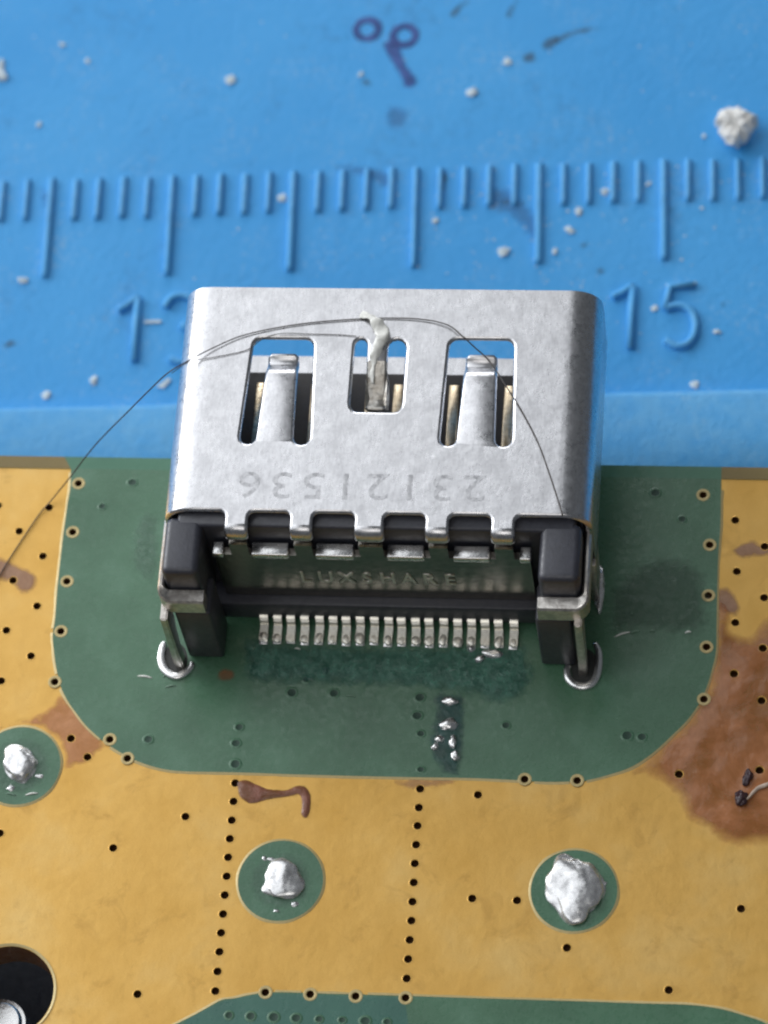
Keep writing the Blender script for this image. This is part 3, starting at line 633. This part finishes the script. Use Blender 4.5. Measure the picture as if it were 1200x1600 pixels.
for i, s in enumerate(D['scratches']):
    (x0, y0), (x1, y1) = s; p = [(x0, y0, .04), ((x0 + x1) / 2, (y0 + y1) / 2 + .03, .05), (x1, y1, .04)]
    link('flux_crumb', tube_me('flux_crumb', catmull(p, 4), .04, 6, .6, lambda t: .4 + .6 * math.sin(math.pi * t)), board, mat='dent_rim' if i % 3 else 'residue')
wm = D['worm']
for k, (a, sx, sy) in enumerate(((0, .17, .30), (2, .22, .27))):
    o = link('burnt_flux', blob_me('burnt_flux', sx, sy, .16, 210 + k, .4, 1.3, 4), board, (wm[a][0], wm[a][1] - .12, .13), 'worm'); o.rotation_euler.z = -.25
def ragged(pts, r, seed, amt):
    me = tube_me('flux_thread', catmull(pts, 7), r, 9, .7, lambda t: .55 + .45 * math.sin(math.pi * min(1, t * 1.1)))
    for v in me.vertices: v.co += Vector((noise.noise(v.co * 4 + Vector((seed, 0, 0))), noise.noise(v.co * 4 + Vector((0, seed, 0))), .4 * noise.noise(v.co * 4 + Vector((0, 0, seed))))) * amt
    return me
link('flux_thread', ragged([(x, y, .15) for x, y in D['thread']], .075, 3, .07), board, mat='thread')
# a support standing on the mat, seen through the screw hole
post = empty('standoff', (-13.1, -13.9, MAT_Z))
tag(post, 'pale metal standoff showing through the round screw hole at lower left', 'standoff')
bm = bmesh.new(); bmesh.ops.create_cone(bm, cap_ends=True, segments=32, radius1=1.2, radius2=.9, depth=5.4, matrix=Matrix.Translation((0, 0, 2.7)))
bmesh.ops.bevel(bm, geom=[e for e in bm.edges if e.verts[0].co.z > 5 and e.verts[1].co.z > 5], offset=.2, segments=3, affect='EDGES')
link('pillar', bm_mesh(bm, 'pillar', 40), post, mat='bright')
link('hole_shade_block', box_me('hole_shade_block', -4, 5, -4, 5, .02, .9, .2), post, mat='black')  # black block added under the screw hole so its inside reads dark

# ------------------------------------------------------------------ the socket
sock = empty('display_socket', (0, 0, 0))
tag(sock, 'silver metal display socket with black plastic ends soldered at the board edge', 'socket')
H, W, R, TH = 6.3, 7.5, 1.05, .28
YF, YR = 10.87, 1.92
A = W - R                                   # half width of the flat top
ARC = R * math.pi / 2
SIDE = 2.7; CH = math.hypot(1.5, 1.5)
U_MAX = A + ARC + SIDE + CH + (W - 1.5)
def cross(u):
    s = 1 if u >= 0 else -1; a = abs(u)
    if a <= A: return (u, H)
    a -= A
    if a <= ARC: t = a / R; return (s * (A + R * math.sin(t)), H - R + R * math.cos(t))
    a -= ARC
    if a <= SIDE: return (s * W, H - R - a)
    a -= SIDE
    if a <= CH: return (s * (W - a * .7071), H - R - SIDE - a * .7071)
    a -= CH
    return (s * max(0.004, W - 1.5 - a), H - R - SIDE - 1.5)
YBEND, RB = 1.42, .36
def bend(y):                                # (Y, dz) for the finger tongues that fold down behind
    if y >= YBEND: return (y, 0.)
    t = (YBEND - y) / RB
    if t <= math.pi / 2: return (YBEND - RB * math.sin(t), -RB * (1 - math.cos(t)))
    return (YBEND - RB, -RB - (YBEND - y - RB * math.pi / 2))
FE = YBEND - RB * math.pi / 2 - .30
wx = [-5.22, -4.39, -2.94, -2.13, -.68, .36, 1.78, 2.62, 4.06, 4.9]   # finger edges, left to right
outline = [(-U_MAX, YF), (-U_MAX, 2.4)]
outline += [(-A - ARC - SIDE, 2.4), (-A - ARC - SIDE, YR + .0), (-A - ARC, YR)]
for k in range(1, 8): outline.append((-A - ARC + ARC * k / 8, YR))
outline += [(-A, YR)]
def finger(x0, x1):
    q = .22; p = []
    for k in range(5): t = math.pi / 2 * k / 4; p.append((x0 - q + q * math.sin(t), YR - q + q * math.cos(t)))
    for y in (YBEND, YBEND - .14, YBEND - .28, YBEND - .42, YBEND - RB * math.pi / 2): p.append((x0, y))
    p += [(x0, FE + .14), (x0 + .14, FE), (x1 - .14, FE), (x1, FE + .14)]
    for y in (YBEND - RB * math.pi / 2, YBEND - .42, YBEND - .28, YBEND - .14, YBEND): p.append((x1, y))
    for k in range(5): t = math.pi / 2 * (4 - k) / 4; p.append((x1 + q - q * math.sin(t), YR - q + q * math.cos(t)))
    return p
for i in range(0, 10, 2): outline += finger(wx[i], wx[i + 1])
outline += [(A, YR)]
for k in range(7, 0, -1): outline.append((A + ARC - ARC * k / 8, YR))
outline += [(A + ARC, YR), (A + ARC + SIDE, YR), (A + ARC + SIDE, 2.4), (U_MAX, 2.4), (U_MAX, YF)]
def rc(p, q, r, a0):                        # little arc
    return [(p + r * math.cos(math.radians(a0 + s * 22.5)), q + r * math.sin(math.radians(a0 + s * 22.5))) for s in range(5)]
def pi_window(x0b, x1b, x0t, x1t, yt, yb, tb0, tb1, tt0, tt1, ytip):
    """an arch-shaped slot round a spring tab rooted at the near side"""
    w = (tb0 - x0b) / 2; w2 = (x1b - tb1) / 2; r = .3
    p = [(x0t, yt - r)] [::-1]
    p = rc(x0t + r, yt - r, r, 180)[::-1] if False else []
    p += [(x0t + r - r * math.cos(math.radians(k * 22.5)), yt - r + r * math.sin(math.radians(k * 22.5))) for k in range(5)]
    p += [(x1t - r + r * math.sin(math.radians(k * 22.5)), yt - r + r * math.cos(math.radians(k * 22.5))) for k in range(5)]
    p += [(x1b - w2 + w2 * math.cos(math.radians(-k * 30)), yb + w2 + w2 * math.sin(math.radians(-k * 30))) for k in range(7)]
    p += [(tt1, ytip - .12), (tt1 - .12, ytip), (tt0 + .12, ytip), (tt0, ytip - .12)]
    p += [(x0b + w + w * math.cos(math.radians(-k * 30)), yb + w + w * math.sin(math.radians(-k * 30))) for k in range(7)]
    return p
winL = pi_window(-4.95, -2.50, -4.78, -2.64, 8.80, 4.58, -4.40, -3.06, -4.27, -3.17, 8.36)
winR = pi_window(2.10, 4.60, 2.20, 4.48, 8.86, 4.62, 2.66, 4.02, 2.78, 3.90, 8.40)
# middle slot: the tab hangs from the far side
mx0, mx1, my0, my1 = -1.16, .66, 5.92, 8.82
t0, t1, ty = -.72, .02, 6.30
winM = [(mx0 + .25 - .25 * math.cos(math.radians(k * 30)), my0 + .35 - .35 * math.sin(math.radians(k * 30))) for k in range(4)]
winM += [(mx1 - .25 + .25 * math.sin(math.radians(k * 30)), my0 + .35 - .35 * math.cos(math.radians(k * 30))) for k in range(4)]
w = (mx1 - t1) / 2
winM += [(mx1 - w + w * math.cos(math.radians(k * 30)), my1 - w + w * math.sin(math.radians(k * 30))) for k in range(7)]
winM += [(t1, ty + .1), (t1 - .1, ty), (t0 + .1, ty), (t0, ty + .1)]
w = (t0 - mx0) / 2
winM += [(mx0 + w + w * math.cos(math.radians(k * 30)), my1 - w + w * math.sin(math.radians(k * 30))) for k in range(7)]
lines = []
for s in (-1, 1):
    YY = [YR, YR + .12, YR + .2, YR + .35, YR + 1., 4.5, 6.5, 8.5, YF - .6, YF - .25, YF - .12, YF]
    lines.append([(s * (A - .22), y) for y in YY])
    for k in range(0, 9):
        u = s * (A + ARC * k / 8); lines.append([(u, y) for y in YY])
    for u in (A + ARC + SIDE, A + ARC + SIDE + CH): lines.append([(s * u, 2.4), (s * u, YF)])
for i in range(0, 10, 2):
    for y in (YBEND, YBEND - .14, YBEND - .28, YBEND - .42, YBEND - RB * math.pi / 2): lines.append([(wx[i], y), (wx[i + 1], y)])
TABY = [4.9, 5.6, 6.3, 7.0, 7.4, 7.6, 7.75, 7.9, 8.05, 8.2]
def lerp(a, b, t): return a + (b - a) * t
for (b0, b1, e0, e1) in ((-4.40, -3.06, -4.27, -3.17), (2.66, 4.02, 2.78, 3.90)):
    for y in TABY:
        t = (y - 4.6) / 3.8; lines.append([(lerp(b0, e0, t) + .001, y), (lerp(b1, e1, t) - .001, y)])
for y in (6.45, 6.6, 6.8, 7.1, 7.4, 7.7, 8.0, 8.3): lines.append([(t0 + .001, y), (t1 - .001, y)])
def offset(poly, d, grow):
    """poly moved by d, outwards if grow"""
    n = len(poly); area = sum(poly[i - 1][0] * poly[i][1] - poly[i][0] * poly[i - 1][1] for i in range(n))
    sg = (1 if area > 0 else -1) * (1 if grow else -1); out = []
    for i in range(n):
        a, b, c = Vector(poly[i - 1]), Vector(poly[i]), Vector(poly[(i + 1) % n])
        d1 = (b - a).normalized(); d2 = (c - b).normalized(); n1 = Vector((d1.y, -d1.x)); n2 = Vector((d2.y, -d2.x))
        m = n1 + n2; m = m / max(m.length_squared / 2, .5)
        q = b + m * (d * sg); out.append((q.x, q.y))
    return out
EDGE = [(0., -.11), (.025, -.055), (.06, -.018), (.11, 0.)]      # rolled edge left by stamping
rims = []
for d, z in EDGE[1:]:
    rims += [offset(winL, d, True), offset(winR, d, True), offset(winM, d, True)]
    ro = offset(outline, d, False); lines.append(ro[3:-3])
V, T = cdt([outline, winL, winR, winM] + rims, (), lines)
def seg_dist(p, loop, closed=True):
    d = 9.
    for i in range(len(loop) if closed else len(loop) - 1):
        a, b = loop[i], loop[(i + 1) % len(loop)]
        if min(a[0], b[0]) - .2 > p[0] or max(a[0], b[0]) + .2 < p[0] or min(a[1], b[1]) - .2 > p[1] or max(a[1], b[1]) + .2 < p[1]: continue
        ax, ay = b[0] - a[0], b[1] - a[1]; t = max(0, min(1, ((p[0] - a[0]) * ax + (p[1] - a[1]) * ay) / max(ax * ax + ay * ay, 1e-12)))
        d = min(d, math.hypot(p[0] - a[0] - ax * t, p[1] - a[1] - ay * t))
    return d
def rim_drop(p):
    d = min(seg_dist(p, winL), seg_dist(p, winR), seg_dist(p, winM), seg_dist(p, outline[4:-4], False))
    for (d0, z0), (d1, z1) in zip(EDGE, EDGE[1:]):
        if d <= d1: return z0 + (z1 - z0) * (d - d0) / (d1 - d0)
    return 0.
Tk = []
for t in ccw(V, T):
    g = (sum(V[i][0] for i in t) / 3, sum(V[i][1] for i in t) / 3)
    if inside(g, outline) and not inside(g, winL) and not inside(g, winR) and not inside(g, winM): Tk.append(t)
def tab_z(x, y):
    if -4.45 < x < -3.0 or 2.6 < x < 4.06:
        if 4.6 < y < 8.45:
            k = [(4.6, 0), (5.6, -.012), (7.0, -.08), (7.55, -.14), (7.7, -.26), (7.95, -.42), (8.1, -.40), (8.25, -.28), (8.5, -.16)]
            for (a, za), (b, zb) in zip(k, k[1:]):
                if a <= y <= b: return lerp(za, zb, (y - a) / (b - a))
    if t0 - .05 < x < t1 + .05 and 6.2 < y < 8.5:
        k = [(6.2, -.62), (6.45, -.66), (6.65, -.80), (6.85, -.72), (7.4, -.42), (8.0, -.12), (8.5, 0)]
        for (a, za), (b, zb) in zip(k, k[1:]):
            if a <= y <= b: return lerp(za, zb, (y - a) / (b - a))
    return 0.
V3 = []
for x, y in V:
    px, pz = cross(x); Y, dz = bend(y) if abs(x) < A else (y, 0.)
    k = rim_drop((x, y))                    # pull the edge in along the sheet's inward normal
    nx, nz = (0., 1.) if abs(x) <= A else (math.copysign(math.sin(min(math.pi / 2, (abs(x) - A) / R)), x), math.cos(min(math.pi / 2, (abs(x) - A) / R)))
    if abs(x) < A and y < YBEND:
        t = min(math.pi / 2, (YBEND - y) / RB); V3.append((px, Y - math.sin(t) * k, pz + dz + math.cos(t) * k)); continue
    V3.append((px + nx * k, Y, pz + dz + nz * k + tab_z(x, y)))
me = mesh('shell', V3, Tk)
bm = bmesh.new(); bm.from_mesh(me); bmesh.ops.remove_doubles(bm, verts=bm.verts, dist=.0015)
bmesh.ops.triangulate(bm, faces=bm.faces)
bm.to_mesh(me); bm.free()
tmp = bpy.data.objects.new('tmp', me); col.objects.link(tmp)
so = tmp.modifiers.new('solid', 'SOLIDIFY'); so.thickness = TH - .04; so.offset = -1; so.use_even_offset = False
dg = bpy.context.evaluated_depsgraph_get(); dg.update()
full = bpy.data.meshes.new_from_object(tmp.evaluated_get(dg)); bpy.data.objects.remove(tmp)
full.materials.clear()
smooth_angle(full, 62)
full.polygons.foreach_set('use_smooth', [abs(p.normal.z) < .9998 or abs(p.center.x) > A - .22 or (p.center.z > 5 and (-4.45 < p.center.x < -3. or 2.6 < p.center.x < 4.06) and 4.62 < p.center.y < 8.5) for p in full.polygons])   # keep the stamped flats flat
def which(c):
    if c.z > 5.0:
        if -4.5 < c.x < -2.98 and 5.6 < c.y < 8.5 and -4.5 + .0 < c.x: 
            t = (c.y - 4.6) / 3.8
            if lerp(-4.41, -4.28, t) <= c.x <= lerp(-3.05, -3.16, t): return 1
        if 2.6 < c.x < 4.1 and 5.6 < c.y < 8.5:
            t = (c.y - 4.6) / 3.8
            if lerp(2.65, 2.77, t) <= c.x <= lerp(4.03, 3.91, t): return 2
        if t0 - .01 <= c.x <= t1 + .01 and 6.2 < c.y < 8.0: return 3
    return 0
bm = bmesh.new(); bm.from_mesh(full); bm.faces.ensure_lookup_table()
owner = [which(f.calc_center_median()) for f in bm.faces]
for k in (0, 1, 2, 3):                      # keep each piece in one island, hand stray slivers back
    left = {f.index for f in bm.faces if owner[f.index] == k}; isl = []
    while left:
        st = [left.pop()]; cur = [st[0]]
        while st:
            f = bm.faces[st.pop()]
            for e in f.edges:
                for g in e.link_faces:
                    if g.index in left: left.discard(g.index); st.append(g.index); cur.append(g.index)
        isl.append(cur)
    isl.sort(key=len)
    for c in isl[:-1]:
        for q in c:
            nb = [owner[g.index] for e in bm.faces[q].edges for g in e.link_faces if owner[g.index] != k]
            owner[q] = nb[0] if nb else 0
bm.free()
for k in range(4):
    bm = bmesh.new(); bm.from_mesh(full); bm.faces.ensure_lookup_table()
    bmesh.ops.delete(bm, geom=[f for f in bm.faces if owner[f.index] != k], context='FACES')
    bmesh.ops.delete(bm, geom=[v for v in bm.verts if not v.link_faces], context='VERTS')
    m = bpy.data.meshes.new('shell' if k == 0 else 'spring_tab'); bm.to_mesh(m); bm.free()
    link('shell' if k == 0 else 'spring_tab', m, sock, mat='dirty' if k == 3 else 'shell')
# rear plate with its locking tabs and raised letters
tabs = ((-5.80, -5.39), (-4.40, -3.09), (-2.14, -.80), (.37, 1.67), (2.69, 3.96), (4.99, 5.40))
po = [(-5.75, 1.5), (5.35, 1.5), (5.35, 4.72)]
for x0, x1 in ((4.06, 4.9), (1.78, 2.62), (-.68, .36), (-2.94, -2.13), (-5.22, -4.39)):
    po += [(x1 - .1, 4.72), (x1 - .1, 5.5), (x0 + .1, 5.5), (x0 + .1, 4.72)]
po.append((-5.75, 4.72))
V, T = cdt([po]); T = [t for t in ccw(V, T) if inside((sum(V[i][0] for i in t) / 3, sum(V[i][1] for i in t) / 3), po)]
o = link('rear_plate', sheet('rear_plate', V, T, 0, .28), sock, (0, 1.0, 0), 'rear'); o.rotation_euler.x = math.radians(90)
for a, b in tabs:
    link('lock_tab', box_me('lock_tab', a, b, .88, 1.40, 4.66, 4.97, .06, 3), sock, mat='bright')
def text_me(name, body, size, extrude, bevel=.0, spacing=1.0):
    cu = bpy.data.curves.new(name, 'FONT'); cu.body = body; cu.size = size; cu.extrude = extrude; cu.bevel_depth = bevel; cu.bevel_resolution = 1
    cu.align_x = 'CENTER'; cu.align_y = 'CENTER'; cu.space_character = spacing; cu.resolution_u = 6
    t = bpy.data.objects.new('tmp', cu); col.objects.link(t)
    dg = bpy.context.evaluated_depsgraph_get(); dg.update()
    m = bpy.data.meshes.new_from_object(t.evaluated_get(dg)); bpy.data.objects.remove(t)
    return m
for i, ch in enumerate('LUXSHARE'):
    o = link('embossed_letter', text_me('embossed_letter', ch, 1.0, .02, .02), sock, (-2.72 + i * .735, 1.0, 3.02), 'emboss')
    o.rotation_euler = (math.radians(90), 0, 0); o.scale = (.82, 1.1, 1)
for i, ch in enumerate('23121536'):
    o = link('stamped_digit', text_me('stamped_digit', ch, 1.45, .003), sock, (3.42 - i * 1.125, 3.0, H + .003), 'etch')
    o.rotation_euler = (0, 0, math.radians(180)); o.scale = (1.25, 1.0, 1)
# plastic
link('housing', box_me('housing', -6.95, 6.95, 1.5, 4.0, .95, 5.93, .12), sock, mat='black')
link('base_block', box_me('base_block', -6.6, 6.3, .62, 1.55, .32, 1.46, .08), sock, mat='black')
link('tongue', box_me('tongue', -5.6, 5.6, 4.0, 9.04, 2.6, 3.4, .08), sock, mat='tongue')
for k in range(10):
    x = -4.85 + k
    link('tongue_contact', box_me('tongue_contact', x - .19, x + .19, 4.02, 8.55, 3.36, 3.49, .03, 1), sock, mat='brass')
for x0, x1 in ((-7.36, -6.05), (5.74, 7.18)):
    link('end_post', box_me('end_post', x0, x1, -.34, 1.86, 2.0, 5.93, .26, 5), sock, mat='black')
for x0, x1 in ((-7.15, -5.85), (5.55, 6.78)):
    link('foot_block', box_me('foot_block', x0, x1, -.86, .6, .03, 3.75, .12), sock, mat='black')
# metal straps folded round the posts, side arms, solder legs
def strap_mesh(x_out, x_in, s):
    """L-shaped strap: along the side, round the corner, across behind the post"""
    path = []
    r = .3
    path.append((x_out, 2.2)); path.append((x_out, 1.0)); path.append((x_out, -.62 + r))
    for k in range(1, 6): t = math.pi / 2 * k / 5; path.append((x_out - s * r * (1 - math.cos(t)), -.62 + r - r * math.sin(t)))
    path.append((x_in, -.62))
    V = []; F = []; n = len(path)
    for i, (x, y) in enumerate(path):
        a = Vector(path[max(i - 1, 0)]); b = Vector(path[min(i + 1, n - 1)]); d = (b - a).normalized(); nn = Vector((d.y, -d.x)) * (-s)
        k = max(0., min(1., (i - 2) / 5)); th = .11 + .17 * k; ztop = 4.98 - .28 * k; zb = 3.95 - .05 * k
        for o, z in ((th, zb), (th, ztop - .08), (th - .07, ztop), (-th + .07, ztop), (-th, ztop - .08), (-th, zb)): V.append((x + nn.x * o, y + nn.y * o, z))
    for i in range(n - 1):
        for k in range(6): F.append((i * 6 + k, i * 6 + (k + 1) % 6, (i + 1) * 6 + (k + 1) % 6, (i + 1) * 6 + k))
    F.append(tuple(range(6))); F.append(tuple(range((n - 1) * 6, n * 6)))
    bm = bmesh.new(); m = mesh('strap', V, F); bm.from_mesh(m)
    return bm_mesh(bm, 'strap', 35)
link('strap', strap_mesh(-7.48, -5.98, -1), sock, mat='leg')
link('strap', strap_mesh(7.34, 5.68, 1), sock, mat='leg')
def leg_mesh(x, y, s):
    path = [(x - s * .0, y + .25, 3.95), (x, y + .2, 2.6), (x, y + .12, 2.2), (x, y + .04, 1.2), (x - s * .02, y, .3), (x - s * .03, y - .02, -.3)]
    V = []; F = []
    wd = [.42, .42, .34, .30, .27, .24]; th = [.13, .13, .14, .14, .15, .15]
    for (px, py, pz), w_, t_ in zip(path, wd, th):
        for a, b in ((-1, -1), (1, -1), (1, 1), (-1, 1)): V.append((px + a * t_, py + b * w_, pz))
    for i in range(len(path) - 1):
        for k in range(4): F.append((i * 4 + k, i * 4 + (k + 1) % 4, (i + 1) * 4 + (k + 1) % 4, (i + 1) * 4 + k))
    F.append((0, 1, 2, 3)); F.append(tuple(range(len(V) - 4, len(V))))
    bm = bmesh.new(); m = mesh('leg', V, F); bm.from_mesh(m); bmesh.ops.recalc_face_normals(bm, faces=bm.faces)
    bmesh.ops.bevel(bm, geom=[e for e in bm.edges if e.calc_face_angle(0) > 1.], offset=.05, segments=2, affect='EDGES')
    return bm_mesh(bm, 'leg', 40)
link('solder_leg', leg_mesh(-7.46, -1.05, -1), sock, mat='leg')
link('solder_leg', leg_mesh(7.06, -.98, 1), sock, mat='leg')
for x in (-7.4, 7.36):
    link('solder_leg', box_me('solder_leg', x - .14, x + .14, 1.7, 2.8, -.2, 2.9, .04), sock, mat='leg')
# 19 contact feet with their solder
def pin_mesh():
    path = [(.70, .56), (.62, .56), (.56, .52), (.52, .42), (.48, .26), (.43, .18), (.34, .145), (-.16, .12)]
    V = []; F = []; w = .15; th = .07
    for i, (y, z) in enumerate(path):
        a = Vector(path[max(i - 1, 0)]); b = Vector(path[min(i + 1, len(path) - 1)]); d = (b - a).normalized(); nn = Vector((-d.y, d.x))
        if nn.y < 0 and abs(nn.y) > .5: nn = -nn
        for o, x in ((th, -w), (th, w), (-th, w), (-th, -w)): V.append((x, y + nn.x * o, z + nn.y * o))
    for i in range(len(path) - 1):
        for k in range(4): F.append((i * 4 + k, i * 4 + (k + 1) % 4, (i + 1) * 4 + (k + 1) % 4, (i + 1) * 4 + k))
    F.append((0, 1, 2, 3)); F.append(tuple(range(len(V) - 4, len(V))))
    bm = bmesh.new(); m = mesh('contact_pin', V, F); bm.from_mesh(m)
    return bm_mesh(bm, 'contact_pin', 40)
pad_me = [box_me('contact_pad', -.16, .16, -.30 + .03 * k, .35, .0, .06, .025, 2) for k in range(3)]
for m in pad_me: m.materials.append(M['bright'])
for k in range(19): link('contact_pad', pad_me[(k * 7) % 3], board, (-4.5 + .5 * k, 0, .02))
pm = pin_mesh(); pm.materials.append(M['pin'])
sm = []
for k in range(5):
    b = blob_me('solder_foot', .185, .21 + .02 * (k % 3), .055, 100 + k, .05, 1.1, 3); b.materials.append(M['pin']); sm.append(b)
for k in range(19):
    x = -4.5 + .5 * k
    o = link('contact_pin', pm, sock, (x + random.uniform(-.015, .015), random.uniform(-.03, .02), 0)); o.rotation_euler.z = random.uniform(-.05, .05)
    q = link('solder_foot', sm[k % 5], o, (0, random.uniform(-.04, .02), .155)); q.rotation_euler.z = random.uniform(-.3, .3)
    q.scale = (random.uniform(.85, 1.1), random.uniform(.8, 1.3), random.uniform(.8, 1.3))
# pale crust on the middle tab
mr = D['mid_residue']
def crust_mesh():
    me = tube_me('crust', catmull(mr, 6), .27, 14, .4, lambda t: (.55 + 1.1 * t if t < .35 else .93 - .62 * (t - .35) / .65))
    for v in me.vertices:
        n = Vector((noise.noise(v.co * 2.3), noise.noise(v.co * 2.3 + Vector((9, 0, 0))), noise.noise(v.co * 2.3 + Vector((0, 9, 0)))))
        v.co += n * .11 + Vector((noise.noise(v.co * 6), noise.noise(v.co * 6 + Vector((5, 0, 0))), 0)) * .06
    return me
link('flux_crust', crust_mesh(), sock, mat='residue')

# ------------------------------------------------------------------ the long hair and its painted-in reflection
o = link('hair', tube_me('hair', catmull(D['hair'], 8), .025, 6), mat='hair')
tag(o, 'long thin dark hair arching over the metal socket and down onto the board', 'hair')
o = link('hair', tube_me('hair', catmull(D['hair_reflection'], 8), .016, 6), mat='hair')  # strand added as the long hair's reflection in the metal
tag(o, 'thin dark line painting in the reflection of the long hair, left of the middle slot', 'hair')
